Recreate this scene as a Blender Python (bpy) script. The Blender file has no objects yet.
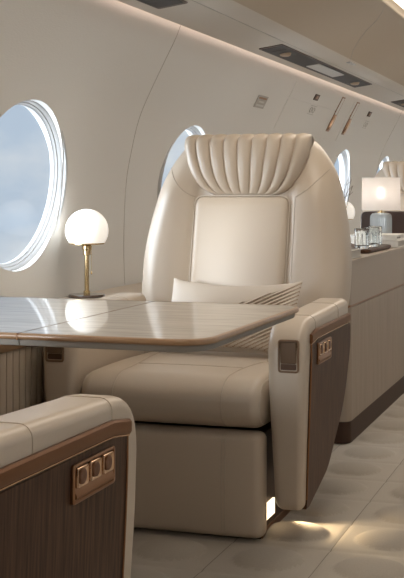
import bpy, bmesh, math, random
from mathutils import Vector, Matrix
from mathutils.bvhtree import BVHTree
random.seed(4)
PI = math.pi
S = bpy.context.scene
COL = S.collection

# ------------------------------------------------------------------ materials
def nodes_of(name):
    m = bpy.data.materials.new(name); m.use_nodes = True
    nt = m.node_tree
    return m, nt, nt.nodes['Principled BSDF']

def principled(name, col, rough=.5, metal=0.0, coat=0.0, coat_rough=.05, bump=None, vary=None, spec=None, sheen=0.0):
    """bump=(scale, strength, stretch xyz) adds a fine relief; vary=(scale, colour2, stretch xyz, amount) mixes in a second colour"""
    m, nt, b = nodes_of(name)
    N, L = nt.nodes, nt.links
    b.inputs['Base Color'].default_value = (*col, 1)
    b.inputs['Roughness'].default_value = rough
    b.inputs['Metallic'].default_value = metal
    b.inputs['Coat Weight'].default_value = coat
    b.inputs['Coat Roughness'].default_value = coat_rough
    if sheen: b.inputs['Sheen Weight'].default_value = sheen
    if spec is not None: b.inputs['Specular IOR Level'].default_value = spec
    tc = N.new('ShaderNodeTexCoord')
    def noise(scale, stretch, detail=4):
        mp = N.new('ShaderNodeMapping'); mp.inputs['Scale'].default_value = stretch
        L.new(tc.outputs['Object'], mp.inputs['Vector'])
        n = N.new('ShaderNodeTexNoise'); n.inputs['Scale'].default_value = scale; n.inputs['Detail'].default_value = detail
        L.new(mp.outputs['Vector'], n.inputs['Vector'])
        return n
    if vary:
        n = noise(vary[0], vary[2], 6)
        r = N.new('ShaderNodeValToRGB'); r.color_ramp.elements[0].position = .35; r.color_ramp.elements[1].position = .68
        L.new(n.outputs['Fac'], r.inputs['Fac'])
        mx = N.new('ShaderNodeMix'); mx.data_type = 'RGBA'
        mx.inputs[6].default_value = (*col, 1); mx.inputs[7].default_value = (*vary[1], 1)
        mt = N.new('ShaderNodeMath'); mt.operation = 'MULTIPLY'; mt.inputs[1].default_value = vary[3]
        L.new(r.outputs['Color'], mt.inputs[0]); L.new(mt.outputs[0], mx.inputs[0])
        L.new(mx.outputs[2], b.inputs['Base Color'])
    if bump:
        n = noise(bump[0], bump[2], 3)
        bp = N.new('ShaderNodeBump'); bp.inputs['Strength'].default_value = bump[1]; bp.inputs['Distance'].default_value = .002
        L.new(n.outputs['Fac'], bp.inputs['Height']); L.new(bp.outputs['Normal'], b.inputs['Normal'])
    return m

def emitter(name, col, strength):
    m, nt, b = nodes_of(name)
    b.inputs['Base Color'].default_value = (*col, 1)
    b.inputs['Emission Color'].default_value = (*col, 1)
    b.inputs['Emission Strength'].default_value = strength
    b.inputs['Roughness'].default_value = .4
    return m

def clear_pane(name, tint=(1, 1, 1), gloss=.008):
    m = bpy.data.materials.new(name); m.use_nodes = True
    nt = m.node_tree; N, L = nt.nodes, nt.links
    for n in list(N): N.remove(n)
    o = N.new('ShaderNodeOutputMaterial'); t = N.new('ShaderNodeBsdfTransparent'); g = N.new('ShaderNodeBsdfGlossy')
    t.inputs['Color'].default_value = (*tint, 1); g.inputs['Roughness'].default_value = .03
    mx = N.new('ShaderNodeMixShader'); lw = N.new('ShaderNodeLayerWeight'); lw.inputs['Blend'].default_value = .25
    mt = N.new('ShaderNodeMath'); mt.operation = 'MULTIPLY_ADD'; mt.inputs[1].default_value = .015; mt.inputs[2].default_value = gloss
    L.new(lw.outputs['Fresnel'], mt.inputs[0]); L.new(mt.outputs[0], mx.inputs[0])
    L.new(t.outputs[0], mx.inputs[1]); L.new(g.outputs[0], mx.inputs[2]); L.new(mx.outputs[0], o.inputs[0])
    return m

M = {}
M['leather'] = principled('cream_leather', (.56, .468, .372), .36, coat=.12, coat_rough=.25, bump=(420, .10, (1, 1, 1)), vary=(3, (.535, .437, .337), (1, 1, 1), .5))
M['seam'] = principled('seam_thread', (.47, .39, .305), .6)
M['piping'] = principled('leather_piping', (.60, .52, .43), .35)
M['wall'] = principled('woven_wall_covering', (.71, .70, .675), .75, bump=(260, .35, (.25, .25, 1)))
M['wall_line'] = principled('wall_joint', (.47, .44, .40), .8)
M['ceiling'] = principled('ceiling_suede', (.50, .42, .325), .8, bump=(300, .12, (1, 1, 1)))
M['service'] = principled('overhead_panel_paint', (.62, .57, .50), .5)
M['white'] = principled('window_trim_white', (.48, .485, .49), .35)
M['carpet'] = principled('carved_carpet', (.45, .395, .325), .95, bump=(420, .2, (1, 1, 1)), vary=(220, (.39, .35, .30), (1, 1, 1), .5), sheen=.1)
M['bronze'] = principled('brushed_bronze', (.30, .155, .08), .30, metal=1.0, bump=(160, .05, (.1, 1, 1)))
M['bronze_dark'] = principled('dark_bronze', (.085, .048, .030), .4, metal=.5, spec=.3)
M['trim_bronze'] = principled('satin_trim_bronze', (.21, .098, .045), .36, metal=.85)
M['dark_plate'] = principled('dark_smoked_plate', (.020, .014, .011), .5, spec=.3)
M['carpet_disc'] = principled('carved_carpet_disc', (.42, .366, .30), .95, bump=(420, .2, (1, 1, 1)), vary=(220, (.36, .32, .27), (1, 1, 1), .5), sheen=.1)
M['bronze_polish'] = principled('polished_bronze', (.62, .41, .27), .14, metal=1.0)
M['dial'] = principled('bronze_dial', (.20, .105, .065), .4, metal=.9)
M['walnut'] = principled('dark_walnut_veneer', (.046, .021, .012), .38, spec=.16, vary=(16, (.13, .067, .039), (9, 9, .35), .9))
M['carpet_seam'] = principled('carpet_seam', (.25, .22, .185), .95)
M['flap'] = principled('brown_pocket_leather', (.15, .092, .052), .5)
M['pocket_frame'] = principled('pocket_frame_leather', (.22, .135, .078), .45)
M['oak'] = principled('pale_wood_veneer', (.40, .325, .255), .5, vary=(9, (.335, .27, .21), (5, 5, .35), .8))
M['credenza_top'] = principled('credenza_lacquer', (.42, .345, .275), .45)
M['skirting'] = principled('dark_brown_skirting', (.065, .036, .025), .45, spec=.2)
M['ledge_wood'] = principled('ledge_wood_trim', (.33, .205, .12), .4, vary=(10, (.26, .155, .09), (1, 1, 8), .7))
M['ribbed'] = principled('ribbed_panel_fabric', (.56, .46, .36), .7)
M['tabletop'] = principled('glossy_veined_tabletop', (.52, .47, .405), .28, coat=.48, coat_rough=.035, spec=.3, vary=(6, (.27, .23, .185), (1.2, 18, 1), .95))
M['tablerim'] = principled('table_wood_rim', (.36, .215, .115), .32, coat=.4, coat_rough=.1, vary=(12, (.28, .16, .085), (1, 8, 8), .7))
M['tableslab'] = principled('table_underside_grey', (.30, .28, .255), .8, spec=.15)
M['brass'] = principled('brass', (.62, .47, .26), .25, metal=1.0)
M['black'] = principled('black_recess', (.012, .010, .009), .5)
M['grey_panel'] = principled('grey_panel', (.55, .54, .52), .4)
M['pillow'] = principled('pillow_satin', (.58, .505, .425), .55, bump=(300, .1, (1, 1, 1)))
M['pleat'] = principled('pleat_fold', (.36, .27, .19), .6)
M['glass_disc'] = principled('smoked_glass_disc', (.09, .06, .045), .12, coat=.5)
M['grey_book'] = principled('grey_book_cloth', (.40, .37, .335), .7)
M['white_book'] = principled('white_book_cover', (.76, .73, .68), .55)
M['pages'] = principled('book_pages', (.58, .55, .50), .8)
M['ink'] = principled('grey_print', (.20, .18, .16), .7)
M['print_tan'] = principled('faint_print', (.43, .41, .38), .7)
M['box'] = principled('dark_brown_leather', (.055, .028, .020), .35, coat=.3)
M['twig'] = principled('dry_twig', (.11, .07, .05), .8)
M['ceramic'] = principled('stone_vase', (.45, .41, .36), .5)
M['opal'] = emitter('lit_opal_glass', (1, .96, .89), .36)
M['bulb'] = emitter('warm_bulb', (1, .92, .86), 15.0)
M['floor_lamp'] = emitter('lit_floor_light', (1, .80, .52), 1.7)
M['strip'] = emitter('ceiling_light_diffuser', (1, .93, .82), 1.1)
M['cove'] = emitter('cove_light_strip', (1, .82, .72), 3.5)
M['reading'] = principled('beige_lamp_head', (.50, .38, .27), .45)
M['pane'] = clear_pane('window_pane')
M['shade'] = None
def _shade():
    m = bpy.data.materials.new('linen_lampshade'); m.use_nodes = True
    nt = m.node_tree; N, L = nt.nodes, nt.links
    for n in list(N): N.remove(n)
    o = N.new('ShaderNodeOutputMaterial'); t = N.new('ShaderNodeBsdfTranslucent'); d = N.new('ShaderNodeBsdfDiffuse')
    t.inputs['Color'].default_value = (.80, .74, .68, 1); d.inputs['Color'].default_value = (.72, .68, .64, 1)
    mx = N.new('ShaderNodeMixShader'); mx.inputs[0].default_value = .5
    L.new(d.outputs[0], mx.inputs[1]); L.new(t.outputs[0], mx.inputs[2])
    tr = N.new('ShaderNodeBsdfTransparent'); m2 = N.new('ShaderNodeMixShader'); m2.inputs[0].default_value = .035     # open weave
    L.new(mx.outputs[0], m2.inputs[1]); L.new(tr.outputs[0], m2.inputs[2]); L.new(m2.outputs[0], o.inputs[0])
    return m
M['shade'] = _shade()
def _glass(name, col, rough=.0, ior=1.45):
    m, nt, b = nodes_of(name)
    b.inputs['Base Color'].default_value = (*col, 1); b.inputs['Roughness'].default_value = rough
    b.inputs['Transmission Weight'].default_value = 1.0; b.inputs['IOR'].default_value = ior
    return m
M['glass'] = _glass('clear_glass', (.97, .98, .97))
M['ribglass'] = _glass('ribbed_grey_glass', (.60, .64, .64), .15); M['ribglass'].node_tree.nodes['Principled BSDF'].inputs['Transmission Weight'].default_value = .45

# ------------------------------------------------------------------ mesh helpers
class MB:
    def __init__(s): s.v = []; s.f = []; s.mi = []; s.cur = 0
    def add(s, vs, fs):
        o = len(s.v); s.v += [tuple(p) for p in vs]
        for f in fs: s.f.append([i + o for i in f]); s.mi.append(s.cur)
        return s
    def box(s, x0, x1, y0, y1, z0, z1):
        vs = [(x, y, z) for x in (x0, x1) for y in (y0, y1) for z in (z0, z1)]
        return s.add(vs, [(0, 1, 3, 2), (4, 6, 7, 5), (0, 4, 5, 1), (2, 3, 7, 6), (0, 2, 6, 4), (1, 5, 7, 3)])
    def loft(s, loops, cap0=True, cap1=True, closed=True):
        n = len(loops[0]); vs = [p for l in loops for p in l]; fs = []
        for i in range(len(loops) - 1):
            for j in range(n if closed else n - 1):
                k = (j + 1) % n
                fs.append((i * n + j, i * n + k, (i + 1) * n + k, (i + 1) * n + j))
        if cap0: fs.append(tuple(range(n - 1, -1, -1)))
        if cap1: fs.append(tuple(range((len(loops) - 1) * n, len(loops) * n)))
        return s.add(vs, fs)
    def tube(s, pts, r, n=8, cap=True):
        pts = [Vector(p) for p in pts]; loops = []
        up = None
        for i, p in enumerate(pts):
            t = (pts[min(i + 1, len(pts) - 1)] - pts[max(i - 1, 0)]).normalized()
            if up is None: up = Vector((0, 0, 1)) if abs(t.z) < .9 else Vector((1, 0, 0))
            a = (up - t * up.dot(t)).normalized(); up = a; b = t.cross(a)
            rr = r[i] if isinstance(r, (list, tuple)) else r
            loops.append([p + (a * math.cos(2 * PI * k / n) + b * math.sin(2 * PI * k / n)) * rr for k in range(n)])
        return s.loft(loops, cap, cap)
    def lathe(s, prof, c=(0, 0, 0), n=32, cap=True):
        loops = [[(c[0] + r * math.cos(2 * PI * k / n), c[1] + r * math.sin(2 * PI * k / n), c[2] + z) for k in range(n)] for r, z in prof]
        return s.loft(loops, cap, cap)
    def prism(s, outline, axis, a, b):
        """extrude a closed 2-D outline along axis 'x' 'y' or 'z' from a to b"""
        def P(p, t):
            return {'x': (t, p[0], p[1]), 'y': (p[0], t, p[1]), 'z': (p[0], p[1], t)}[axis]
        return s.loft([[P(p, a) for p in outline], [P(p, b) for p in outline]])
    def pad(s, cx, cy, cz, hx, hy, hz, r, bulge=(0, 0, 0), nm=10, nc=5, deform=None):
        """a rounded box; bulge swells each face pair outward at its middle"""
        r = Vector(r) if not isinstance(r, (int, float)) else Vector((r, r, r)); h = Vector((hx, hy, hz))
        def axis(k):
            e = h[k] - r[k]; a = [-h[k] + r[k] * (1 - math.cos(i / nc * PI / 2)) if False else -h[k] + r[k] * i / nc for i in range(nc)]
            m = [-e + 2 * e * i / nm for i in range(nm + 1)]
            return a + m + [-q for q in reversed(a)]
        ax = [axis(k) for k in range(3)]; idx = {}; vs = []; fs = []
        def vert(i, j, k):
            key = (i, j, k)
            if key not in idx:
                q = Vector((ax[0][i], ax[1][j], ax[2][k]))
                inn = Vector([max(-(h[d] - r[d]), min(h[d] - r[d], q[d])) for d in range(3)])
                n = Vector([(q[d] - inn[d]) / r[d] for d in range(3)])
                if n.length > 0: n.normalize()
                p = Vector([inn[d] + r[d] * n[d] for d in range(3)])
                u = [max(-1, min(1, p[d] / h[d])) for d in range(3)]
                for d in range(3):
                    if bulge[d]:
                        o = [e for e in range(3) if e != d]
                        p[d] += bulge[d] * u[d] * (1 - u[o[0]] ** 2) * (1 - u[o[1]] ** 2)
                p += Vector((cx, cy, cz))
                if deform: p = Vector(deform(*p))
                idx[key] = len(vs); vs.append(p)
            return idx[key]
        n = len(ax[0]) - 1
        for a in range(n):
            for b in range(n):
                for e in (0, n):
                    q = [(e, a, b), (e, a + 1, b), (e, a + 1, b + 1), (e, a, b + 1)]
                    fs.append([vert(*t) for t in (q if e else q[::-1])])
                    q = [(a, e, b), (a, e, b + 1), (a + 1, e, b + 1), (a + 1, e, b)]
                    fs.append([vert(*t) for t in (q if e else q[::-1])])
                    q = [(a, b, e), (a + 1, b, e), (a + 1, b + 1, e), (a, b + 1, e)]
                    fs.append([vert(*t) for t in (q if e else q[::-1])])
        return s.add(vs, fs)
    def bvh(s): return BVHTree.FromPolygons([Vector(p) for p in s.v], s.f)
    def build(s, name, mats, parent=None, angle=40, loc=None):
        me = bpy.data.meshes.new(name); me.from_pydata([tuple(p) for p in s.v], [], s.f)
        for m in (mats if isinstance(mats, (list, tuple)) else [mats]): me.materials.append(m)
        bm = bmesh.new(); bm.from_mesh(me); bmesh.ops.recalc_face_normals(bm, faces=bm.faces); bm.to_mesh(me); bm.free()
        for p, i in zip(me.polygons, s.mi): p.material_index = i; p.use_smooth = True
        me.set_sharp_from_angle(angle=math.radians(angle)); me.update()
        o = bpy.data.objects.new(name, me); COL.objects.link(o)
        if parent: o.parent = parent
        if loc: o.location = loc
        return o

def round_poly(pts, radii, seg=6):
    out = []; n = len(pts)
    for i in range(n):
        p = Vector(pts[i]); a = Vector(pts[i - 1]) - p; b = Vector(pts[(i + 1) % n]) - p
        r = radii[i] if isinstance(radii, (list, tuple)) else radii
        if r <= 0: out.append(tuple(p)); continue
        la, lb = a.length, b.length; a.normalize(); b.normalize()
        half = math.acos(max(-1, min(1, a.dot(b)))) / 2
        d = min(r / math.tan(half), la * .49, lb * .49)
        p0, p1 = p + a * d, p + b * d
        for k in range(seg + 1):
            t = k / seg
            out.append(tuple(p0 * (1 - t) ** 2 + p * 2 * t * (1 - t) + p1 * t ** 2))
    return out

def inset(poly, d):
    n = len(poly); out = []
    area = sum(poly[i][0] * poly[(i + 1) % n][1] - poly[(i + 1) % n][0] * poly[i][1] for i in range(n))
    sg = 1 if area > 0 else -1
    for i in range(n):
        a, b = Vector(poly[i - 1]), Vector(poly[(i + 1) % n]); t = (b - a).normalized()
        out.append((poly[i][0] - t.y * d * sg, poly[i][1] + t.x * d * sg))
    return out

def thing(name, label, cat, loc=(0, 0, 0), rz=0, group=None):
    o = bpy.data.objects.new(name, None); COL.objects.link(o); o.location = loc; o.rotation_euler = (0, 0, rz)
    o.empty_display_size = .05
    return tag(o, label, cat, group)
def tag(o, label, cat, group=None):
    o['label'] = label; o['category'] = cat
    if group: o['group'] = group
    return o
def structure(o): o['kind'] = 'structure'; return o
def copy_tree(root, loc, rz, label, group=None):
    r = root.copy(); COL.objects.link(r); r.location = loc; r.rotation_euler = (0, 0, rz); r['label'] = label
    if group: r['group'] = group
    def rec(src, dst):
        for ch in [o for o in kids[src.name]]:
            c = ch.copy(); COL.objects.link(c); c.parent = dst; rec(ch, c)
    kids = {}
    for o in list(bpy.data.objects): kids.setdefault(o.name, []); 
    for o in list(bpy.data.objects):
        if o.parent: kids[o.parent.name].append(o)
    rec(root, r)
    return r
def smooth(a, b, x):
    t = max(0, min(1, (x - a) / (b - a))); return t * t * (3 - 2 * t)
def interp(tab, x):
    if x <= tab[0][0]: return tab[0][1]
    for i in range(1, len(tab)):
        if x <= tab[i][0]:
            (x0, y0), (x1, y1) = tab[i - 1], tab[i]; t = (x - x0) / (x1 - x0)
            # Catmull-Rom tangents
            m0 = (y1 - tab[i - 2][1]) / (x1 - tab[i - 2][0]) if i >= 2 else (y1 - y0) / (x1 - x0)
            m1 = (tab[i + 1][1] - y0) / (tab[i + 1][0] - x0) if i + 1 < len(tab) else (y1 - y0) / (x1 - x0)
            h = x1 - x0
            return y0 * (2 * t**3 - 3 * t**2 + 1) + m0 * h * (t**3 - 2 * t**2 + t) + y1 * (-2 * t**3 + 3 * t**2) + m1 * h * (t**3 - t**2)
    return tab[-1][1]

# ------------------------------------------------------------------ camera
cd = bpy.data.cameras.new('camera'); cam = bpy.data.objects.new('camera', cd); COL.objects.link(cam)
FPX = 1150.0
cd.sensor_fit = 'AUTO'; cd.sensor_width = 36; cd.lens = FPX * 36 / 578
cd.shift_x = (202 - 267) / 578; cd.shift_y = (193 - 289) / 578
cd.clip_start = .02; cd.clip_end = 500
cam.location = (0, 0, 1.0); cam.rotation_euler = (PI / 2, 0, math.atan(350 / 1150))
S.camera = cam

# ------------------------------------------------------------------ cabin shell
XM = -.815                       # cabin centre line
Y0, Y1 = -1.3, 13.0
WIN_Y = [2.05 + 1.64 * i for i in range(-1, 7)]
WIN_Z, WIN_A, WIN_B = 1.026, .322, .307
PROF = [(-1.93, 0), (-1.99, .15), (-2.035, .35), (-2.055, .6), (-2.06, .8), (-2.048, 1.05), (-2.02, 1.2), (-1.985, 1.33), (-1.93, 1.45), (-1.865, 1.575), (-1.815, 1.67), (-1.795, 1.72), (-1.76, 1.80)]
def wall_x(z): return interp([(p[1], p[0]) for p in PROF], z)
WIN_TILT = math.atan2(wall_x(1.30) - wall_x(.76), .54)

def mirror_x(x): return 2 * XM - x
def side_wall(name, mir):
    zs = [i * .03 for i in range(61)]
    inner = [(wall_x(z), z) for z in zs]; outer = [(x - .10, z) for x, z in reversed(inner)]
    loop = inner + outer
    if mir: loop = [(mirror_x(x), z) for x, z in loop]
    mb = MB(); mb.prism(loop, 'y', Y0, Y1)
    o = mb.build(name, M['wall'], angle=30)
    cut = MB()
    for wy in WIN_Y:
        loops = []
        for xx, q in ((-2.25, 2.0), (-2.085, 1.0), (-1.75, 1.0)):
            loops.append([(mirror_x(xx) if mir else xx, wy + q * WIN_A * math.cos(2 * PI * k / 64), WIN_Z + q * WIN_B * math.sin(2 * PI * k / 64)) for k in range(64)])
        cut.loft(loops)
    c = cut.build('cutter', M['wall'])
    md = o.modifiers.new('holes', 'BOOLEAN'); md.operation = 'DIFFERENCE'; md.object = c; md.solver = 'EXACT'
    dg = bpy.context.evaluated_depsgraph_get()
    me = bpy.data.meshes.new_from_object(o.evaluated_get(dg)); o.modifiers.clear(); o.data = me
    for p in me.polygons: p.use_smooth = True
    me.set_sharp_from_angle(angle=math.radians(30))
    bpy.data.objects.remove(c)
    return structure(o)
side_wall('wall_left', False); side_wall('wall_right', True)

for nm, y in (('wall_back', Y0), ('wall_front', Y1)):
    mb = MB(); mb.box(-2.2, mirror_x(-2.2), y - .05 if y < 0 else y, y if y < 0 else y + .05, 0, 2.1)
    structure(mb.build(nm, M['walnut'] if y < 0 else M['wall']))

# windows: a white funnel-shaped surround with the pane set back in it
def window(n, wy, mir):
    sx = -1 if mir else 1
    prof = [(1.075, .010), (1.07, -.004), (1.05, -.010), (1.025, -.007), (1.015, .002), (1.005, .003), (.992, .006), (.976, .018), (.968, .019), (.962, .020), (.952, .028), (.938, .031), (.938, .045)]
    N = 72
    root = None
    loops = [[(-d * sx, WIN_A * r * math.cos(2 * PI * k / N), WIN_B * r * math.sin(2 * PI * k / N)) for k in range(N)] for r, d in prof]
    mb = MB(); mb.loft(loops, False, False)
    xw = wall_x(WIN_Z) + .004
    w = mb.build(f'window_{n}', M['white'], loc=(mirror_x(xw) if mir else xw, wy, WIN_Z))
    w.rotation_euler = (0, WIN_TILT * sx * 1.0, 0)
    structure(w)
    pm = MB(); pm.loft([[(-d * sx, WIN_A * .941 * math.cos(2 * PI * k / N), WIN_B * .941 * math.sin(2 * PI * k / N)) for k in range(N)] for d in (.033, .037)])
    structure(pm.build('window_pane', M['pane'], w))
n = 1
for mir in (False, True):
    for wy in WIN_Y:
        window(n, wy, mir); n += 1

# overhead service panel, ceiling, ceiling light
T = [0]
def trim(mb, mat, label=None):
    T[0] += 1; return structure(mb.build(f'trim_{T[0]}', mat))
for mir in (False, True):
    f = (lambda p: (mirror_x(p[0]), p[1])) if mir else (lambda p: p)
    board = [(-1.772, 1.713), (-1.765, 1.711), (-1.56, 1.740), (-1.552, 1.7375), (-1.46, 1.7555), (-1.45, 1.761), (-1.45, 1.81), (-1.60, 1.80), (-1.74, 1.735), (-1.77, 1.722)]
    mb = MB(); mb.prism([f(p) for p in board], 'y', Y0 + .01, Y1 - .01); trim(mb, M['service'])
    line = MB(); line.tube([(f((-1.556, 0))[0], Y0 + .02, 1.7385), (f((-1.556, 0))[0], Y1 - .02, 1.7385)], .0022, 6); trim(line, M['wall_line'])
    cv = [(-1.768, 1.740), (-1.735, 1.745), (-1.735, 1.749), (-1.768, 1.744)]
    mb = MB(); mb.prism([f(p) for p in cv], 'y', Y0 + .02, Y1 - .02)
    o = structure(mb.build('trim_cove_right' if mir else 'trim_cove_left', M['cove']))
cl = [(-1.76, 1.80), (-1.60, 1.79), (-1.45, 1.760)] 
arc = [(-1.45, 1.760), (-1.40, 1.788), (-1.33, 1.822), (-1.25, 1.853), (-1.16, 1.880), (-1.10, 1.893), (-1.054, 1.90), (-1.05, 1.905), (-1.05, 1.95)]
low = arc + [(mirror_x(x), z) for x, z in reversed(arc)]
top = [(mirror_x(-1.45), 2.06), (-1.45, 2.06)]
mb = MB(); mb.prism(low + top, 'y', Y0 + .01, Y1 - .01); structure(mb.build('ceiling', M['ceiling'], angle=25))
for mir in (False, True):
    q = [(-1.8, 1.80), (-1.45, 1.812), (-1.45, 1.86), (-1.8, 1.86)]
    mb = MB(); mb.prism([(mirror_x(x), z) if mir else (x, z) for x, z in q], 'y', Y0 + .01, Y1 - .01); trim(mb, M['service'])
lt = thing('ceiling_light', 'long recessed warm white light strip along the cabin ceiling', 'ceiling light', (XM, 5.8, 1.935))
for k in range(6):
    mb = MB(); mb.box(-.225, .225, -6.9 + k * 2.3 + .01, -6.9 + (k + 1) * 2.3 - .01, .0, .01); mb.build('diffuser', M['strip'], lt)
# cross joints in the ceiling and in the side lining
for yj in (1.2, 3.8, 6.4, 9.0):
    mb = MB(); mb.tube([(x, yj - 1.0 * k / 6, z - .0004) for k, (x, z) in enumerate(arc[:7])], .0014, 6); trim(mb, M['wall_line'])
for yj in (-.3, 1.34, 2.98, 4.62, 9.95, 11.6):
    mb = MB(); mb.tube([(wall_x(z) + .0005, yj, z) for z in [.6 + k * .04 for k in range(29)]], .0015, 6); trim(mb, M['wall_line'])

# wall fittings beyond the chair
def on_wall(y, z, off=.0): return Vector((wall_x(z) + off, y, z))
def wall_patch(y0, y1, z0, z1, t, nz=8):
    mb = MB(); loops = []
    for k in range(nz + 1):
        z = z0 + (z1 - z0) * k / nz
        loops.append([(wall_x(z) - .004, y0, z), (wall_x(z) - .004, y1, z), (wall_x(z) + t, y1, z), (wall_x(z) + t, y0, z)])
    mb.loft(loops); return mb
for (ya, yb, lab) in ((6.58, 7.90, 'nearer pale hatch panel set into the side wall, handle slot at its right edge'), (8.16, 9.50, 'farther pale hatch panel set into the side wall, handle slot at its left edge')):
    h = thing('wall_hatch', lab, 'hatch', (wall_x(1.5), (ya + yb) / 2, 1.38), 0, 'hatch panels in the side wall')
    def loc_patch(*a): 
        m = wall_patch(*a); m.v = [(x - wall_x(1.5), y - (ya + yb) / 2, z - 1.38) for x, y, z in m.v]; return m
    loc_patch(ya, yb, 1.57, 1.665, .0025).build('upper_panel', M['wall'], h)
    loc_patch(ya, yb, 1.38, 1.562, .0025).build('lower_panel', M['wall'], h)
for (y, lab) in ((7.80, 'tall bronze pull bar on the wall, the nearer of the pair'), (8.27, 'tall bronze pull bar on the wall, the farther of the pair')):
    z0, zm, z1 = 1.43, 1.54, 1.66
    h = thing('pull_bar', lab, 'handle', (wall_x(z0), y, z0), 0, 'bronze handles on the side wall')
    def sh(m): m.v = [(a - wall_x(z0), b - y, c - z0) for a, b, c in m.v]; return m
    sh(wall_patch(y - .040, y + .040, z0, z1 + .005, .006)).build('slot_frame', M['bronze'], h)
    sh(wall_patch(y - .026, y + .026, zm + .004, z1 - .004, .0075)).build('slot_cover', M['wall'], h)
    mb = MB(); loops = []
    for k in range(9):
        z = z0 + .008 + (zm - z0 - .008) * k / 8; b = .014 + .006 * math.sin(PI * k / 8)
        loops.append([(wall_x(z) - .002, y - .027, z), (wall_x(z) - .002, y + .027, z), (wall_x(z) + b, y + .02, z), (wall_x(z) + b, y - .02, z)])
    mb.loft(loops); sh(mb).build('grip', M['bronze_polish'], h)
for (y, z, hw, lab) in ((7.14, 1.612, .05, 'small dark square latch on the nearer wall hatch'), (8.78, 1.612, .05, 'small dark square latch on the farther wall hatch')):
    k = thing('wall_latch', lab, 'latch', on_wall(y, z - .018)[:], 0, 'dark latches on the wall hatches')
    o = on_wall(y, z - .018)
    m = wall_patch(y - hw, y + hw, z - .018, z + .018, .008); m.v = [tuple(Vector(p) - o) for p in m.v]; m.build('plate', M['bronze_dark'], k)
    m = wall_patch(y - hw * .55, y + hw * .45, z - .010, z + .008, .011); m.v = [tuple(Vector(p) - o) for p in m.v]; m.build('button', M['bronze'], k)
for (y, z, lab) in ((7.20, 1.535, 'faint grey pictogram sticker on the nearer wall hatch'), (8.85, 1.535, 'faint grey pictogram sticker on the farther wall hatch')):
    mb = MB()
    for dy in (-.045, .02):
        pts = [on_wall(y + dy + .022 * math.cos(2 * PI * k / 16), z + .016 * math.sin(2 * PI * k / 16), .0035) for k in range(17)]
        mb.tube(pts, .0022, 5)
    for dz in (-.026, .026): mb.tube([on_wall(y - .08, z + dz, .0035), on_wall(y + .06, z + dz, .0035)], .0016, 5)
    tag(mb.build('pictogram', M['print_tan']), lab, 'pictogram', 'pictograms on the wall hatches')
v = thing('wall_vent', 'small square vent plate on the side wall above the main chair', 'vent', on_wall(6.12, 1.47)[:])
o = on_wall(6.12, 1.47)
m = wall_patch(6.035, 6.205, 1.475, 1.54, .006); m.v = [tuple(Vector(p) - o) for p in m.v]; m.build('plate', M['print_tan'], v)
for k in range(3):
    m = wall_patch(6.05 + (.02 if k == 1 else 0), 6.16 + .02 * (k != 1), 1.483 + k * .019, 1.492 + k * .019, .009); m.v = [tuple(Vector(p) - o) for p in m.v]; m.build('slat', M['bronze'] if k == 2 else M['grey_panel'], v)

# reading-light units in the overhead panel
def psu(y0, y1, lab):
    xa, xb = -1.705, -1.585
    zf = lambda x: 1.7110 + (x + 1.765) / (.205) * .029
    L2 = (y1 - y0) / 2; yc = (y0 + y1) / 2; xc = (xa + xb) / 2; zc = zf(xc)
    r = thing('reading_light_unit', lab, 'overhead light', (xc, yc, zc), 0, 'reading light units in the overhead panel')
    sl = (.029 / .205)
    def slab(x0, x1, ya, yb, t0, t1):
        out = round_poly([(x0, ya), (x1, ya), (x1, yb), (x0, yb)], .012, 4)
        mb = MB(); mb.loft([[(x, y, x * sl - t0) for x, y in out], [(x, y, x * sl - t1) for x, y in out]]); return mb
    slab(-.062, .062, -L2, L2, -.004, .004).build('frame', M['bronze_dark'], r)
    slab(-.055, .055, -L2 + .03, L2 - .03, .002, .0055).build('glass_plate', M['dark_plate'], r)
    slab(-.036, .040, -.28, .36, .004, .008).build('center_panel', M['grey_panel'], r)
    for sg in (-1, 1):
        ly = sg * (L2 - .27)
        mb = MB(); mb.lathe([(.001, -.020), (.018, -.020), (.027, -.016), (.031, -.006), (.032, .0)], (0, ly, 0), 20); mb.build('reading_lamp', M['reading'], r)
        slab(-.045, .045, ly - .13 if sg < 0 else ly - .09, ly + .09 if sg < 0 else ly + .13, .004, .0065).build('lamp_recess', M['black'], r)
    return r
psu(2.0, 4.16, 'nearest overhead reading light unit, cut off by the top of the photo')
psu(5.46, 7.65, 'long overhead reading light unit above the main chair')
psu(8.95, 11.1, 'farthest overhead reading light unit, cut off by the right side of the photo')
s = thing('ceiling_sign', 'tiny white indicator light beside the long overhead unit', 'indicator', (-1.475, 6.52, 1.7515))
mb = MB(); mb.pad(0, 0, 0, .012, .075, .0045, .003, nm=2, nc=2); mb.build('plate', M['white'], s)
for dy in (-.04, .04):
    mb = MB(); mb.pad(0, dy, -.0045, .006, .02, .002, .0015, nm=2, nc=2); mb.build('lens', M['grey_panel'], s)

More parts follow.
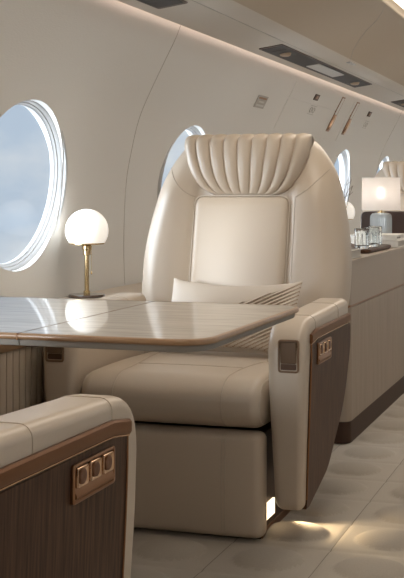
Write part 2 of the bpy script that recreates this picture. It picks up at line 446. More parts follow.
# floor: carpet carved into squares with a raised disc in each
def floor():
    px, py = .286, .268; cx, cy = -.911, 3.0
    xs = []; x = -2.0
    while x < .45: xs.append(x); x += .009 if x > -1.3 and x < .1 else .06
    ys = []; y = Y0
    while y < Y1: ys.append(y); y += .009 if 2.4 < y < 6.4 else .1
    ys.append(Y1); xs.append(.45)
    for k in range(-1, 4): xs += [cx + (k + .5) * px - .0014, cx + (k + .5) * px + .0014]
    xs.sort()
    groove = lambda x: abs((x - cx) / px - .5 - round((x - cx) / px - .5)) * px < .0013
    def hgt(x, y):
        if not (-1.3 < x < .1 and 2.4 < y < 6.4): return 0
        u = (x - cx) / px; v = (y - cy) / py
        du = (u - round(u)) * px; dv = (v - round(v)) * py
        r = math.hypot(du, dv * (px / py)) / .098
        h = .021 * (1 - r * r) ** .55 if r < 1 else 0
        eu = px / 2 - abs(du); ev = py / 2 - abs(dv)
        h -= .002 * math.exp(-(eu / .005) ** 2) + .003 * math.exp(-(ev / .012) ** 2)
        return h
    vs = [(x, y, hgt(x, y)) for y in ys for x in xs]; n = len(xs)
    fs = [(j * n + i, j * n + i + 1, (j + 1) * n + i + 1, (j + 1) * n + i) for j in range(len(ys) - 1) for i in range(n - 1)]
    mb = MB(); mb.add(vs, fs)
    def disc(x, y):
        u = (x - cx) / px; v = (y - cy) / py
        return math.hypot((u - round(u)) * px, (v - round(v)) * px) < .098
    mb.mi = [2 if groove(sum(vs[i][0] for i in f) / 4) and -1.3 < vs[f[0]][0] < .1 else 1 if disc(sum(vs[i][0] for i in f) / 4, sum(vs[i][1] for i in f) / 4) else 0 for f in fs]
    structure(mb.build('floor', [M['carpet'], M['carpet_disc'], M['carpet_seam']], angle=180))
floor()

# ------------------------------------------------------------------ lounge chair
OY = -.35            # chair-local y of the front plane
def Ysh(mb): mb.v = [(x, y + OY, z) for x, y, z in mb.v]; return mb
def make_chair():
    root = thing('lounge_chair', 'cream leather lounge chair facing the camera behind the table', 'chair', (-1.255, 3.48, 0), 0, 'cream leather lounge chairs in the cabin')
    def put(mb, name, mat, parent=root, angle=40): return Ysh(mb).build(name, mat, parent, angle)
    # plinth and lit floor light
    mb = MB(); mb.box(-.270, .270, .045, .62, .0, .30); pl = put(mb, 'plinth', M['bronze_dark'])
    for sg in (1, -1):
        mb = MB(); mb.pad(sg * .272, .124, .066, .004, .046, .024, .003, nm=2, nc=2); put(mb, 'floor_light', M['floor_lamp'], pl)
        mb = MB(); mb.box(min(sg * .270, sg * .274), max(sg * .270, sg * .274), .05, .60, .0, .022); put(mb, 'kick_strip', M['bronze'], pl)
    # padded front of the base
    mb = MB(); mb.pad(0, .034, .160, .288, .036, .153, (.030, .030, .022), (0, .012, 0), 14, 5); put(mb, 'front_panel', M['leather'])
    bv = MB(); bv.v = list(mb.v); bv.f = mb.f; B = bv.bvh()
    fp = [o for o in root.children if o.name.startswith('front_panel')][0] if root.children else None
    def seam_on(B, rays, r=.0016, lift=.0003):
        pts = []
        for o, d in rays:
            hit = B.ray_cast(Vector(o), Vector(d).normalized())
            if hit[0] is not None: pts.append(hit[0] - Vector(d).normalized() * lift)
        return pts
    def seam(B, rays, parent, r=.0016, mat='seam'):
        pts = seam_on(B, rays, r)
        if len(pts) > 1:
            m = MB(); m.tube(pts, r, 6); m.build('seam', M[mat], parent)
    for sx in (-.168, -.178, .168, .178):
        seam(B, [((sx, -1, .03 + .275 * k / 20), (0, 1, 0)) for k in range(21)], fp, .0013)
    # seat cushion
    def sd(x, y, z):
        t = smooth(.10, .0, y)
        return (x, y, z + .003 * math.sin(max(0, min(1, (y + .01) / .5)) * PI) - .012 * max(0, (y - .3)))
    mb = MB(); mb.pad(0, .305, .390, .296, .315, .073, (.045, .075, .060), (.0, .016, .006), 16, 7, sd); c = put(mb, 'seat_cushion', M['leather'])
    bv = MB(); bv.v = list(mb.v); bv.f = mb.f; B = bv.bvh()
    for sx in (-.170, .170):
        s2 = 1 if sx > 0 else -1
        cen = Vector((sx, .12 + OY, .38))
        rays = []
        for k in range(29):
            a = PI * 1.18 - (PI * .68) * k / 28
            d = Vector((0, math.cos(a), math.sin(a))); rays.append((cen + d * .6, -d))
        seam(B, rays, c, .0016)
        seam(B, [((sx + s2 * .05 * smooth(0, 1, k / 20), .12 + OY + .42 * k / 20, 1), (0, 0, -1)) for k in range(21)], c, .0016)
    seam(B, [((-.17 + .34 * k / 20, .185 + OY, 1), (0, 0, -1)) for k in range(21)], c, .0013)
    for sx in (-1, 1):          # piping round the cushion ends
        pts = []
        for k in range(40):
            a = 2 * PI * k / 40
            d = Vector((0, math.cos(a), math.sin(a)))
            o = Vector((sx * .278, .305 + OY, .396)) ; e = Vector((0, d.y * .6, d.z * .6))
            hit = B.ray_cast(o + Vector((0, math.copysign(abs(d.y) ** .6, d.y) * .8, math.copysign(abs(d.z) ** .6, d.z) * .3)), -(Vector((0, math.copysign(abs(d.y) ** .6, d.y) * .8, math.copysign(abs(d.z) ** .6, d.z) * .3))).normalized())
            if hit[0] is not None: pts.append(hit[0])
        pts.append(pts[0]); m = MB(); m.tube(pts, .0028, 6, False); m.build('piping', M['piping'], c)
    # armrests
    def taper(x, sg):
        return x
    OUT = round_poly([(.022, .088), (0, .42), (0, .637), (.568, .652), (.570, .50), (.512, .325), (.32, .150), (.11, .088)], [.05, .3, .13, .03, .25, .30, .15, .05], 8)
    def arm_x(x, z, sg):
        t = max(0, min(1, (.52 - z) / .43)) ** 1.1
        xc = .356
        return sg * (xc + (x - xc) * (1 - .30 * t))
    for sg in (1, -1):
        xi, xo = .298, .412
        loops = []
        rr = .032
        for k in range(8):
            a = k / 7 * PI / 2; loops.append((xi + rr * (1 - math.sin(a)), rr * (1 - math.cos(a))))
        loops = [(xi + rr * (1 - math.sin(k / 7 * PI / 2)), rr * (1 - math.cos(k / 7 * PI / 2))) for k in range(7, -1, -1)][::1]
        sec = [(xi + rr * (1 - math.cos(k / 7 * PI / 2)), rr * (1 - math.sin(k / 7 * PI / 2))) for k in range(8)]
        sec += [(xo - .022 * (1 - math.sin(k / 7 * PI / 2)), .022 * (1 - math.cos(k / 7 * PI / 2))) for k in range(0, 8)]
        mb = MB(); L_ = []
        for x, ins in sec:
            pl_ = inset(OUT, ins) if ins > 1e-6 else OUT
            L_.append([(arm_x(x, z, sg), y, z + .004 * smooth(.0, .3, y) * (z > .5)) for y, z in pl_])
        mb.loft(L_); arm = put(mb, 'armrest', M['leather'])
        bv = MB(); bv.v = list(mb.v); bv.f = mb.f; B = bv.bvh()
        for yy in (.125, .41):
            rays = []
            for k in range(25):
                a = -.05 * PI + k / 24 * PI * 1.0
                cx = Vector((sg * .356, yy + OY, .60)); d = Vector((sg * math.cos(a), 0, math.sin(a)))
                rays.append((cx + d * .4, -d))
            seam(B, rays, arm, .0013)
        # veneer side panel, bronze trim, control niche
        top_z = .573
        po = []
        big = inset(OUT, -.001)
        po = [(max(y, .066 + .03 * max(0, .42 - z)), min(z, top_z)) for y, z in big]
        cl = [];
        for p in po:
            if not cl or (Vector(p) - Vector(cl[-1])).length > 1e-4: cl.append(p)
        mb = MB(); mb.loft([[(arm_x(x, z, sg), y, z) for y, z in (cl if x < .4155 else inset(cl, .0015))] for x in (.392, .4150, .4165)]); put(mb, 'side_panel', M['walnut'], angle=25)
        mb = MB(); e = [(y, z) for y, z in big if z < .55 and y < .03]
        pts = [(arm_x(.4155, .115 + .455 * k / 20, sg), .0665 + .03 * max(0, .42 - .115 - .455 * k / 20), .115 + .455 * k / 20) for k in range(21)]
        mb.tube(pts, .0026, 6); put(mb, 'edge_strip', M['bronze'])
        mb = MB(); bar = round_poly([(.395, .5775), (.4185, .5775), (.4215, .582), (.4215, .600), (.4175, .604), (.395, .604)], 0)
        ys = [.060 + .490 * k / 20 for k in range(21)]
        mb.loft([[(sg * x, y, z - .010 * smooth(.14, .05, y) + .003 * y / .5) for x, z in bar] for y in ys]); put(mb, 'armrest_trim', M['trim_bronze'])
        mb = MB(); mb.tube([(sg * .4160, y, .5752 - .010 * smooth(.14, .05, y) + .003 * y / .5) for y in ys], .0024, 6); put(mb, 'trim_bead', M['bronze_polish'])
        # control niche
        y0, y1, z0, z1 = .128, .290, .497, .562
        xs = .4165
        fr = round_poly([(y0, z0), (y1, z0), (y1, z1), (y0, z1)], .008, 4); fi = round_poly([(y0 + .007, z0 + .007), (y1 - .007, z0 + .007), (y1 - .007, z1 - .006), (y0 + .007, z1 - .006)], .005, 4)
        mb = MB(); loops = [[(sg * x, y, z) for y, z in q] for x, q in ((xs - .004, fr), (xs + .003, fr), (xs + .0045, inset(fr, .002)), (xs + .0045, inset(fi, -.001)), (xs + .0035, fi), (xs - .004, fi))]
        mb.loft(loops, False, False); cp = put(mb, 'control_panel', M['bronze'])
        mb = MB(); mb.loft([[(sg * x, y, z) for y, z in fi] for x in (xs - .003, xs + .0008)]); put(mb, 'niche_plate', M['bronze_dark'], cp)
        mb = MB()                       # sloping lip below the buttons
        mb.prism([(sg * xs, z0 + .007), (sg * (xs + .0055), z0 + .009), (sg * (xs + .0065), z0 + .013), (sg * (xs + .001), z0 + .025), (sg * xs, z0 + .025)], 'y', y0 + .008, y1 - .008); put(mb, 'niche_lip', M['bronze'], cp)
        for k in range(3):
            yc = y0 + .033 + .049 * k; zc = z0 + .042; h = .0165; hy = .020
            mb = MB()
            q = round_poly([(-hy, -h), (hy, -h), (hy, h), (-hy, h)], .003, 2)
            mb.loft([[(sg * (xs + .0008 + d), yc + a * s_, zc + b * s_) for a, b in q] for d, s_ in ((0, 1), (.0048, 1), (.0062, .95), (.0060, .85), (.0040, .6))])
            nb = len(mb.f)
            mb.loft([[(sg * (xs + d), yc + .0135 * r * math.cos(t * PI / 10), zc + .0135 * r * math.sin(t * PI / 10)) for t in range(20)] for d, r in ((.003, .92), (.0072, .92), (.0076, .85), (.0070, .3))])
            mb.mi = [0] * nb + [1] * (len(mb.mi) - nb)
            put(mb, 'button', [M['bronze_polish'], M['dial']], cp)
        # pocket with a flap in the front of the arm
        xa, xb, z0, z1 = .335, .397, .491, .585
        fr = round_poly([(xa, z0), (xb, z0), (xb, z1), (xa, z1)], .010, 4); fi = inset(fr, .006)
        mb = MB(); mb.loft([[(sg * x, y, z) for x, z in q] for y, q in ((.004, fr), (-.003, fr), (-.0042, inset(fr, .0015)), (-.0042, inset(fr, .005)), (-.001, fi), (.003, fi))], False, True); pk = put(mb, 'armrest_pocket', M['pocket_frame'])
        fl = round_poly([(xa + .008, z0 + .026), (xb - .008, z0 + .026), (xb - .008, z1 - .008), (xa + .008, z1 - .008)], .004, 3)
        mb = MB(); mb.loft([[(sg * x, y, z) for x, z in q] for y, q in ((.002, fl), (-.0030, fl), (-.0038, inset(fl, .002)))]); put(mb, 'flap', M['flap'], pk)
        fl = round_poly([(xa + .008, z0 + .008), (xb - .008, z0 + .008), (xb - .008, z0 + .025), (xa + .008, z0 + .025)], .003, 3)
        mb = MB(); mb.loft([[(sg * x, y, z) for x, z in fl] for y in (.002, -.0012)]); put(mb, 'pocket_opening', M['bronze_dark'], pk)
    # backrest
    WT = [(.565, .352), (.60, .380), (.70, .389), (.80, .386), (.90, .370), (1.0, .346), (1.05, .330), (1.10, .305), (1.14, .277), (1.165, .256), (1.185, .235), (1.20, .205)]
    base = lambda z: .650 + .20 * (z - .55)
    TH = .15
    zs = [.565, .569, .578, .59, .605] + [.62 + .02 * k for k in range(27)] + [1.150, 1.16, 1.17, 1.18, 1.188, 1.195, 1.20]
    mb = MB(); loops = []
    for z in zs:
        w = interp(WT, z) * .978; A = 1 - smooth(.98, 1.10, z)
        e = 0
        if z < .61: e = .045 * (1 - math.sqrt(max(0, 1 - ((.61 - z) / .045) ** 2)))
        if z > 1.16: e = .04 * (1 - math.sqrt(max(0, 1 - ((z - 1.16) / .0402) ** 2)))
        front, back = [], []
        NU = 48
        for i in range(NU + 1):
            th = -PI / 2 + PI * i / NU
            u = math.sin(th) * .55 + (i / NU * 2 - 1) * .45
            x = u * w; ax = abs(x)
            r = .085; t = max(0, (ax - (w - r)) / r)
            roll = .075 * (1 - math.sqrt(max(0, 1 - min(1, t) ** 2)))
            bol = smooth(.168, .186, ax) * (.018 + .024 * math.sin(max(0, min(1, (ax - .18) / (w - .18))) * PI))
            wing = .018 * (1 - A) * 0
            y = base(z) - A * bol * 1.0 - (1 - A) * .012 + roll + e
            front.append((x - .007, y, z))
            rb = .06 * (1 - math.sqrt(max(0, 1 - min(1, max(0, (ax - (w - .09)) / .09)) ** 2)))
            yb = base(z) + TH - rb - e * .8
            back.append((x - .007, max(yb, y + .004), z))
        loops.append(front + back[::-1])
    mb.loft(loops); bk = put(mb, 'backrest', M['leather'], angle=60)
    bv = MB(); bv.v = list(mb.v); bv.f = mb.f; B = bv.bvh()
    for sg in (-1, 1):
        seam(B, [((sg * (.186 + .125 * k / 20), -1, .985 + .125 * k / 20 - .02 * math.sin(PI * k / 20)), (0, 1, 0)) for k in range(21)], bk, .0018)
        seam(B, [((sg * .188, -1, .62 + .36 * k / 20), (0, 1, 0)) for k in range(21)], bk, .0018)
    mb = MB(); mb.pad(-.010, .0, .765, .173, .026, .222, (.030, .016, .034), (0, .004, 0), 14, 6, lambda x, y, z: (x, y + base(z) - .001, z)); bp = put(mb, 'back_panel', M['leather'])
    mb = MB(); loops = []
    ring = round_poly([(-.186, .545), (.166, .545), (.166, .991), (-.186, .991)], .036, 6); ring.append(ring[0])
    mb.tube([(x, base(z) - .014, z) for x, z in ring], .0022, 6, False); put(mb, 'piping', M['piping'], bp)
    mb = MB(); mb.pad(0, .70, .43, .27, .05, .17, .03, nm=3, nc=3); put(mb, 'back_support', M['leather'])
    # channelled headrest, a scallop shell of nine ribs
    HW = [(.990, .112), (1.0, .136), (1.02, .166), (1.05, .192), (1.08, .208), (1.11, .220), (1.14, .229), (1.17, .236), (1.195, .234), (1.225, .222)]
    NR, SUB = 9, 12; n_s = NR * SUB
    mb = MB(); loops = []
    tt = [k / 22 for k in range(23)]
    for i in range(n_s + 1):
        s_ = -1 + 2 * i / n_s
        ph = (i % SUB) / SUB
        rib = abs(math.sin(PI * i / SUB)) ** .55
        E = math.sqrt(max(0, 1 - abs(s_) ** 10))
        loop = []
        ztop = 1.181
        for t in tt:                      # up the front
            z = .992 + (ztop - .992) * t
            B_ = (.012 + .046 * math.sin(min(1, t * 1.25) * PI / 2)) * (.35 + .65 * E)
            R_ = .013 * smooth(0, .15, t)
            loop.append((s_ * interp(HW, z), base(z) - B_ - R_ * rib + .004, z))
        for k in range(1, 9):             # over the top
            a = k / 8 * PI
            rz = .012 + .009 * rib * E; zc = ztop
            yc0 = base(ztop) - (.012 + .046) * (.35 + .65 * E) - .013 * rib + .004; yc1 = base(ztop) + .012 + .038 * E
            ym = (yc0 + yc1) / 2; hy = (yc1 - yc0) / 2
            z = zc + (.020 + rz) * math.sin(a) * .75
            loop.append((s_ * interp(HW, min(z, 1.22)), ym - hy * math.cos(a), z))
        loop.append((s_ * .19, base(1.08) + .05, 1.08)); loop.append((s_ * .095, base(.992) + .02, .992))
        loops.append(loop)
    mb.loft(loops); put(mb, 'headrest', M['leather'], angle=75)
    # back shell behind the backrest
    mb = MB(); mb.pad(0, base(.75) + TH + .005, .62, .29, .035, .36, .03, nm=6, nc=4, deform=lambda x, y, z: (x, y + .20 * (z - .75), z)); put(mb, 'back_shell', M['walnut'])
    return root
chair = make_chair()
copy_tree(chair, (-1.255, 1.615, 0), PI, 'lounge chair in the foreground corner, only its walnut sided armrest showing')
copy_tree(chair, (-1.255, 7.12, 0), 0, 'farthest cream lounge chair, its ribbed headrest rising behind the desk lamp')

# throw pillow on the seat: plain satin half and pleated half split along a diagonal
def pillow():
    r = thing('throw_pillow', 'cream satin throw pillow with a pleated diagonal half lying on the seat', 'pillow', (-1.222, 3.605, .474))
    W, H, D = .228, .130, .058
    def surf(u, v, side):
        t = (1 - u * u) ** .55 * (1 - v * v) ** .55 if abs(u) < 1 and abs(v) < 1 else 0
        pin = 1 - .05 * (1 - v * v) * abs(u) - 0
        x = u * W * (1 - .045 * (1 - u * u) * 0 - .05 * (1 - v * v) * 0 - .04 * math.cos(v * PI / 2)); z = v * H * (1 - .17 * math.cos(u * PI / 2) + .05 * abs(u) ** 8)
        y = side * D * t
        return x, y, z
    n = 180
    def half(cond, pleat, name, mat):
        mb = MB(); N = n; vs = []; fs = []; idx = {}; fm = []
        for side in (-1, 1):
            for i in range(N + 1):
                for j in range(N + 1):
                    u, v = -1 + 2 * i / N, -1 + 2 * j / N
                    x, y, z = surf(u, v, side)
                    if pleat and side < 0:
                        q = (z + y * math.tan(math.radians(-30)) - x * H / W * .96) / .0135
                        y -= .0085 * (1 - q % 1.0) * (1 - max(abs(u), abs(v)) ** 6)
                    a = math.radians(-30); y2 = y * math.cos(a) - z * math.sin(a); z2 = y * math.sin(a) + z * math.cos(a)
                    idx[(side, i, j)] = len(vs); vs.append((x, y2 , z2 + .118))
            for i in range(N):
                for j in range(N):
                    if cond(-1 + 2 * (i + .5) / N, -1 + 2 * (j + .5) / N):
                        pu, pv = -1 + 2 * (i + .5) / N, -1 + 2 * (j + .5) / N
                        x_, y_, z_ = surf(pu, pv, side)
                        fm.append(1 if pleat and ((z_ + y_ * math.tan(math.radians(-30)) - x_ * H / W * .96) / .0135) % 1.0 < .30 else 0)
                        fs.append([idx[(side, i, j)], idx[(side, i + 1, j)], idx[(side, i + 1, j + 1)], idx[(side, i, j + 1)]])
        mb.add(vs, fs); mb.mi = fm
        o = mb.build(name, mat, r, 60)
        bm = bmesh.new(); bm.from_mesh(o.data); bmesh.ops.delete(bm, geom=[q for q in bm.verts if not q.link_faces], context='VERTS'); bm.to_mesh(o.data); bm.free()
    half(lambda u, v: v >= u * .96, False, 'plain_cover', M['pillow'])
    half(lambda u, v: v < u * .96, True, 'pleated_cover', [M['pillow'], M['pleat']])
    mb = MB(); pts = []
    for k in range(33):
        u = -1 + 2 * k / 32; x, y, z = surf(u, max(-1, min(1, u * .96)), -1); a = math.radians(-30)
        pts.append((x, y * math.cos(a) - z * math.sin(a) - .001, y * math.sin(a) + z * math.cos(a) + .118))
    mb.tube(pts, .0018, 6); mb.build('piping', M['seam'], r)
pillow()

# ------------------------------------------------------------------ table
def table():
    r = thing('dining_table', 'glossy veined table with a wood rim in front of the main chair', 'table', (-1.35, 2.58, .60))
    ox, oy, oz = -1.35, 2.58, .60
    ya, yb = 2.194, 2.965; xs_, xr, xl = -1.226, -.797, -1.93
    def outl(x0, x1, y0, y1, r4): return [(x - ox, y - oy) for x, y in round_poly([(x0, y0), (x1, y0), (x1, y1), (x0, y1)], r4, 12)]
    for nm, x0, x1, rad in (('table_leaf', xs_ + .0012, xr, [0, .085, .075, 0]), ('tabletop', xl, xs_ - .0012, [0, 0, 0, 0])):
        if nm == 'table_leaf':
            big = outl(x0, x1, ya, yb, rad); top = outl(x0, x1 - .010, ya + .010, yb - .010, [0, .077, .067, 0])
        else:
            big = outl(x0, x1, ya, yb, rad); top = outl(x0, x1, ya + .010, yb - .010, rad)
        mb = MB(); mb.prism(top, 'z', .078, .100); t = mb.build(nm, M['tabletop'], r)
        # rounded wooden rim
        def rim_l(d):
            if nm == 'table_leaf': return outl(x0, x1 - d, ya + d, yb - d, [0, .085 - d * .8, .075 - d * .8, 0])
            return outl(x0, x1, ya + d, yb - d, rad)
        mb = MB(); L_ = []
        for d, z in ((.013, .0865), (.004, .0868), (.0012, .0885), (0, .092), (0, .0955), (.0015, .0988), (.005, .1003), (.0102, .1003)):
            L_.append([(x, y, z) for x, y in rim_l(d)])
        mb.loft(L_, True, False); mb.build('rim', M['tablerim'], t)
        mb = MB(); mb.loft([[(x, y, z) for x, y in rim_l(d)] for d, z in ((.03, .070), (.012, .0735), (.009, .080), (.009, .0866))]); mb.build('under_slab', M['tableslab'], t)
    mb = MB(); mb.box(xs_ - ox - .0018, xs_ - ox + .0018, ya - oy - .0006, ya - oy + .012, .0862, .1008); mb.build('joint_strip', M['bronze_polish'], r)
    mb = MB(); mb.box(-.56, -.40, -.20, .20, .0, .071); mb.build('support', M['bronze_dark'], r)
table()

# ------------------------------------------------------------------ side ledge with fluted front
def ledge():
    r = thing('side_ledge', 'low cream side ledge with a wood edge and ribbed front under the windows', 'ledge', (-1.9, 5.5, 0))
    ox, oy = -1.9, 5.5
    mb = MB(); mb.prism([(-.14, .575), (.175, .575), (.182, .585), (.176, .600), (-.135, .600)], 'y', -6.7, 7.4); mb.build('ledge_top', M['leather'], r)
    mb = MB(); mb.prism([(.10, .531), (.180, .531), (.182, .534), (.182, .572), (.180, .575), (.10, .575)], 'y', -6.7, 7.4); mb.build('wood_edge', M['ledge_wood'], r)
    pts = []
    y = -4.2 ; pitch = .038
    y0, y1 = -4.4, 0.2
    k = 0; yy = y0
    front = []
    while yy < y1:
        for q in range(6): front.append((.168 + .007 * math.sin(PI * (q + .5) / 6), yy + pitch * q / 6))
        front.append((.1635, yy + pitch * .985)); yy += pitch
    back = [(.12, front[-1][1]), (.12, front[0][1])]
    mb = MB(); mb.prism(front + back, 'z', .03, .5305); mb.build('ribbed_front', M['ribbed'], r, angle=35)
    mb = MB(); mb.box(.10, .168, .21, 7.4, .03, .5305); mb.build('plain_front', M['ribbed'], r)
    mb = MB(); mb.box(.02, .15, -6.7, 7.4, .0, .03); mb.build('kick_board', M['skirting'], r)
ledge()

# ------------------------------------------------------------------ globe lamps
def globe_lamp():
    r = thing('table_lamp', 'white globe lamp with brass stem on the ledge beside the main chair', 'lamp', (-1.951, 4.03, .600), 0, 'globe lamps on the side ledge')
    mb = MB(); mb.lathe([(.001, 0), (.066, 0), (.070, .003), (.070, .008), (.067, .011), (.001, .011)], n=40); mb.build('base', M['glass_disc'], r)
    mb = MB(); mb.lathe([(.0085, .011), (.0085, .170)], n=20); mb.lathe([(.013, .011), (.013, .022), (.010, .025)], n=20); st = mb.build('stem', M['brass'], r)
    mb = MB(); mb.lathe([(.0125, .024), (.0125, .165), (.0112, .165), (.0112, .024)], n=24, cap=False); mb.build('glass_sleeve', M['pane'], st)
    mb = MB(); mb.lathe([(.010, .160), (.0155, .163), (.0155, .180), (.019, .184), (.019, .196), (.012, .203)], n=24); mb.build('collar', M['brass'], r)
    R = .0825; zc = .256; cut = -.6
    prof = []
    a0 = math.asin(cut)
    for k in range(25):
        a = a0 + (PI / 2 - a0) * k / 24; prof.append((max(.0005, R * math.cos(a)), zc + R * math.sin(a)))
    mb = MB(); mb.lathe([(.012, prof[0][1] + .001)] + prof, n=48); g = mb.build('globe', M['opal'], r, 50)
    mb = MB(); rr = prof[0][0]; mb.lathe([(rr - .004, prof[0][1] - .004), (rr + .0015, prof[0][1] - .003), (rr + .0015, prof[0][1] + .003), (rr - .002, prof[0][1] + .004)], n=48); mb.build('rim_band', M['brass'], g)
    mb = MB(); mb.tube([(.020, -.012, .192), (.026, -.014, .185), (.0265, -.014, .10)], .0009, 6); mb.lathe([(.0005, .088), (.003, .091), (.0035, .096), (.001, .101)], (.0265, -.014, 0), 10); mb.build('pull_chain', M['brass'], r)
    return r
gl = globe_lamp()
copy_tree(gl, (-1.945, 8.36, .600), 0, 'distant globe lamp half hidden by the right edge of the chair back')

# thin twigs by the far window
t = thing('twig_vase', 'bare thin twigs against the far window behind the chair back', 'twigs', (-1.93, 8.20, .600))
mb = MB(); mb.lathe([(.03, 0), (.05, .01), (.055, .06), (.03, .14), (.022, .17), (.018, .17), (.026, .13), (.0005, .12)], n=24); mb.build('vase', M['ceramic'], t)
for k, (dx, dy, h) in enumerate(((.02, .10, .50), (.05, .17, .46), (.01, -.06, .48), (.03, .20, .52), (-.01, .05, .44))):
    pts = [(dx * (q / 8) ** 1.3 + .006 * math.sin(q * 1.7 + k), dy * (q / 8) ** 1.2 + .012 * math.sin(q * 1.1 + 2 * k), .14 + (h - .14) * q / 8) for q in range(9)]
    mb = MB(); mb.tube(pts, [.0035 - .0003 * q for q in range(9)], 6)
    for q in (5, 6, 7): mb.tube([pts[q], (pts[q][0] + .02, pts[q][1] + .06 * (1 if (q + k) % 2 else -1), pts[q][2] + .03)], [.002, .001], 5)
    mb.build('twig', M['twig'], t)

# ------------------------------------------------------------------ credenza and what stands on it
def credenza():
    r = thing('credenza', 'long pale wood credenza with dark skirting behind the main chair', 'cabinet', (-1.31, 5.56, 0))
    ox, oy = -1.31, 5.56
    def body(x0, x1, ya, yb, z0, z1, rad, name, mat, par=r):
        o = round_poly([(x0 - ox, ya - oy), (x1 - ox, ya - oy), (x1 - ox, yb - oy), (x0 - ox, yb - oy)], [rad, rad, .005, .005], 8)
        mb = MB(); mb.prism(o, 'z', z0, z1); return mb.build(name, mat, par, 30)
    ya, yb = 4.47, 6.66
    body(-1.60, -1.017, ya, yb, .088, .541, .045, 'cabinet_front', M['oak'])
    body(-1.595, -1.022, ya + .005, yb - .005, .541, .551, .042, 'groove', M['bronze'])
    body(-1.60, -1.017, ya, yb, .551, .722, .045, 'drawer_front', M['credenza_top'])
    body(-1.603, -1.014, ya - .003, yb + .003, .722, .730, .046, 'top', M['credenza_top'])
    body(-1.60, -1.019, ya + .002, yb, .0, .086, .043, 'skirting', M['skirting'])
credenza()

def book(x0, x1, y0, y1, z, h, name, cover, lab, group, marks=False):
    r = thing(name, lab, 'book', ((x0 + x1) / 2, (y0 + y1) / 2, z), 0, group)
    hx, hy = (x1 - x0) / 2, (y1 - y0) / 2
    mb = MB(); mb.pad(0, 0, .002, hx, hy, .002, .0012, nm=2, nc=2); mb.pad(0, 0, h - .002, hx, hy, .002, .0012, nm=2, nc=2)
    mb.pad(0, -hy + .003, h / 2, hx, .003, h / 2, .0015, nm=2, nc=2)
    mb.build('cover', cover, r)
    mb = MB(); mb.box(-hx + .004, hx - .004, -hy + .005, hy - .004, .0035, h - .0035); mb.build('pages', M['pages'] if not marks else cover, r)
    if marks:
        for k in range(2):
            mb = MB(); mb.box(hx - .0045, hx - .0035, -hy + .03 + .045 * k, -hy + .065 + .05 * k, h * .35, h * .62); mb.build('spine_print', M['ink'], r)
    return r
book(-1.30, -1.030, 4.50, 4.755, .7305, .034, 'book', M['grey_book'], 'larger grey book lying on the near end of the credenza', 'grey books on the credenza')
book(-1.30, -1.075, 4.56, 4.78, .765, .022, 'book', M['grey_book'], 'smaller grey book resting on the larger grey one', 'grey books on the credenza')
book(-1.30, -1.030, 5.60, 5.90, .7305, .034, 'book', M['white_book'], 'thick white book, lower of the two stacked in front of the desk lamp', 'white books on the credenza')
book(-1.29, -1.040, 5.62, 5.90, .765, .026, 'book', M['white_book'], 'white book with grey spine print, upper of the two before the desk lamp', 'white books on the credenza', True)

t = thing('tray', 'dark walnut tray with rounded corners under the drinking glasses', 'tray', (-1.18, 5.29, .7305))
o = round_poly([(-.13, -.28), (.13, -.28), (.13, .27), (-.13, .27)], .05, 8)
mb = MB(); mb.loft([[(x, y, z) for x, y in inset(o, i)] for i, z in ((.008, 0), (0, .006), (0, .014), (.002, .016))]); mb.build('tray_plate', M['walnut'], t)
mb = MB(); mb.loft([[(x, y, z) for x, y in inset(o, i)] for i, z in ((.010, .0155), (.009, .018), (.002, .018), (.0, .0155))], False, False); mb.build('tray_rim', M['walnut'], t)
def tumbler():
    r = thing('drinking_glass', 'nearest cut glass tumbler on the walnut tray', 'glass', (-1.112, 5.14, .7468), 0, 'glass tumblers on the tray')
    N = 12
    def ring(rad, z, amp=0): return [(rad * (1 + amp * math.cos(N * 2 * PI * k / 96)) * math.cos(2 * PI * k / 96), rad * (1 + amp * math.cos(N * 2 * PI * k / 96)) * math.sin(2 * PI * k / 96), z) for k in range(96)]
    mb = MB(); mb.loft([ring(.030, 0), ring(.033, .003, .01), ring(.034, .012, .02), ring(.0345, .060, .02), ring(.0345, .066), ring(.0345, .090), ring(.0335, .0915), ring(.0320, .090), ring(.0315, .016), ring(.028, .013), ring(.001, .012)])
    mb.build('bowl', M['glass'], r); return r
g = tumbler()
copy_tree(g, (-1.105, 5.335, .7468), 0, 'middle cut glass tumbler on the walnut tray')
copy_tree(g, (-1.125, 5.50, .7468), 0, 'farthest cut glass tumbler on the walnut tray')

def desk_lamp():
    r = thing('desk_lamp', 'desk lamp with a white drum shade and ribbed glass base on the credenza', 'lamp', (-1.235, 6.20, .7305))
    def ring(hx, z, amp): 
        out = []
        for k in range(144):
            a = 2 * PI * k / 144; c, s_ = math.cos(a), math.sin(a)
            q = (abs(c) ** 3.5 + abs(s_) ** 3.5) ** (-1 / 3.5); q *= 1 + amp * math.cos(36 * a)
            out.append((hx * q * c, hx * q * s_, z))
        return out
    mb = MB(); mb.loft([ring(.050, 0, 0), ring(.055, .004, .01), ring(.056, .02, .018), ring(.056, .130, .018), ring(.054, .147, .014), ring(.046, .157, .01), ring(.028, .162, 0)])
    mb.build('glass_base', M['ribglass'], r)
    mb = MB(); mb.lathe([(.022, .162), (.022, .167), (.008, .170), (.008, .24)], n=20); mb.build('neck', M['brass'], r)
    mb = MB(); mb.lathe([(.106, .178), (.104, .352)], n=56, cap=False); sh = mb.build('shade', M['shade'], r)
    for rr_, zz_ in ((.106, .178), (.104, .352)):
        mb = MB(); mb.tube([(rr_ * math.cos(2 * PI * k / 48), rr_ * math.sin(2 * PI * k / 48), zz_) for k in range(49)], .0016, 6, False); mb.build('shade_hem', M['white_book'], sh)
    mb = MB(); mb.lathe([(.0005, .236), (.016, .240), (.023, .262), (.021, .285), (.012, .300), (.0005, .304)], n=20); mb.build('bulb', M['bulb'], r)
    return r
desk_lamp()
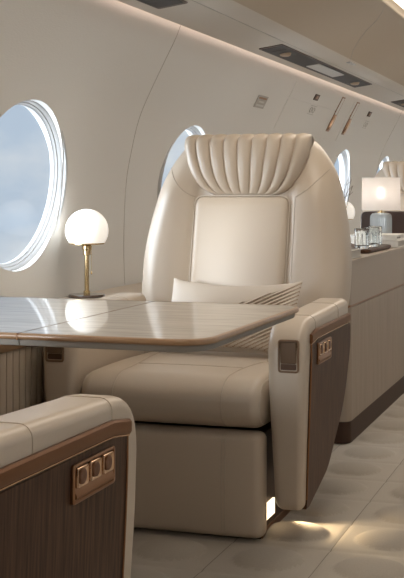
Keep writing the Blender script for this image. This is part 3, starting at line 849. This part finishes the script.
bx = thing('storage_box', 'dark brown box with rounded top corners behind the ribbed glass lamp base', 'box', (-1.22, 6.52, .7305))
o = round_poly([(-.18, 0), (.20, 0), (.20, .164), (-.18, .164)], [.004, .004, .035, .035], 8)
mb = MB(); mb.loft([[(x, y, z) for x, z in inset(o, i)] for i, y in ((.004, -.085), (0, -.08), (0, .085), (.004, .09))]); mb.build('body', M['box'], bx)
mb = MB(); mb.loft([[(x, y, z) for x, z in inset(o, i)] for i, y in ((.010, -.0865), (.010, -.084), (.016, -.084), (.016, -.0865))], False, False); mb.build('edge_band', M['bronze_dark'], bx)

# ------------------------------------------------------------------ daylight and lamps
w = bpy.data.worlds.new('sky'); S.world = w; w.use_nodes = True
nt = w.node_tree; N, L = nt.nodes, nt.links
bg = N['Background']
tc = N.new('ShaderNodeTexCoord'); mp = N.new('ShaderNodeMapping'); mp.inputs['Scale'].default_value = (1, 1, 2.2)
no = N.new('ShaderNodeTexNoise'); no.inputs['Scale'].default_value = 5.0; no.inputs['Detail'].default_value = 6; no.inputs['Roughness'].default_value = .55
rp = N.new('ShaderNodeValToRGB'); rp.color_ramp.elements[0].position = .42; rp.color_ramp.elements[1].position = .58
rp.color_ramp.elements[0].color = (.50, .61, .74, 1); rp.color_ramp.elements[1].color = (.71, .765, .81, 1)
L.new(tc.outputs['Generated'], mp.inputs['Vector']); L.new(mp.outputs['Vector'], no.inputs['Vector']); L.new(no.outputs['Fac'], rp.inputs['Fac'])
L.new(rp.outputs['Color'], bg.inputs['Color'])
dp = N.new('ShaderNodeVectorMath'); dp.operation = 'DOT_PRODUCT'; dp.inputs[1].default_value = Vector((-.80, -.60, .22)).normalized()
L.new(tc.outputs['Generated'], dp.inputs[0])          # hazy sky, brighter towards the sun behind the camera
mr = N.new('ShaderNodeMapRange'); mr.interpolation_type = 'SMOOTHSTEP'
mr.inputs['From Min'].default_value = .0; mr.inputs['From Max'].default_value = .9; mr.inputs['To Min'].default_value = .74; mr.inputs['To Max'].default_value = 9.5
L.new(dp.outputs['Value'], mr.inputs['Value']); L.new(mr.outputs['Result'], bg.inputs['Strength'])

def lamp(kind, name, loc, energy, col, rot=(0, 0, 0), **kw):
    ld = bpy.data.lights.new(name, kind); ld.energy = energy; ld.color = col
    for k, v_ in kw.items(): setattr(ld, k, v_)
    o = bpy.data.objects.new(name, ld); COL.objects.link(o); o.location = loc; o.rotation_euler = rot; return o
for mir in (False, True):          # window portals that guide the sky light in
    for wy in WIN_Y:
        o = lamp('AREA', 'window_portal', (mirror_x(-2.25) if mir else -2.25, wy, WIN_Z), 1.0, (1, 1, 1), (0, PI / 2 * (1 if mir else -1), 0), shape='DISK', size=.7)
        o.data.cycles.is_portal = True
sd_ = Vector((.78, 1.85, -.20))
lamp('SUN', 'hazy_sun', (-4, -3, 3), 2.6, (.90, .96, 1), sd_.to_track_quat('-Z', 'Y').to_euler(), angle=math.radians(9))
lamp('AREA', 'ceiling_lamp', (XM, 5.8, 1.925), 24, (1, .87, .73), (0, 0, 0), shape='RECTANGLE', size=.42, size_y=13.2)
tgt = Vector((-.25, 3.22, 0)) - Vector((-.972, 3.328, .068))
lamp('SPOT', 'floor_light_beam', (-.965, 3.335, .060), 5.0, (1, .76, .46), tgt.to_track_quat('-Z', 'Y').to_euler(), spot_size=math.radians(84), spot_blend=1.0, shadow_soft_size=.012)

S.view_settings.view_transform = 'Standard'; S.view_settings.look = 'None'
S.view_settings.exposure = 0.32; S.view_settings.gamma = 1.0
try: S.view_settings.use_curve_mapping = False
except Exception: pass
S.cycles.max_bounces = 8; S.cycles.diffuse_bounces = 4; S.cycles.use_denoising = True
S.cycles.sample_clamp_indirect = 4.0
S.cycles.caustics_reflective = False; S.cycles.caustics_refractive = False
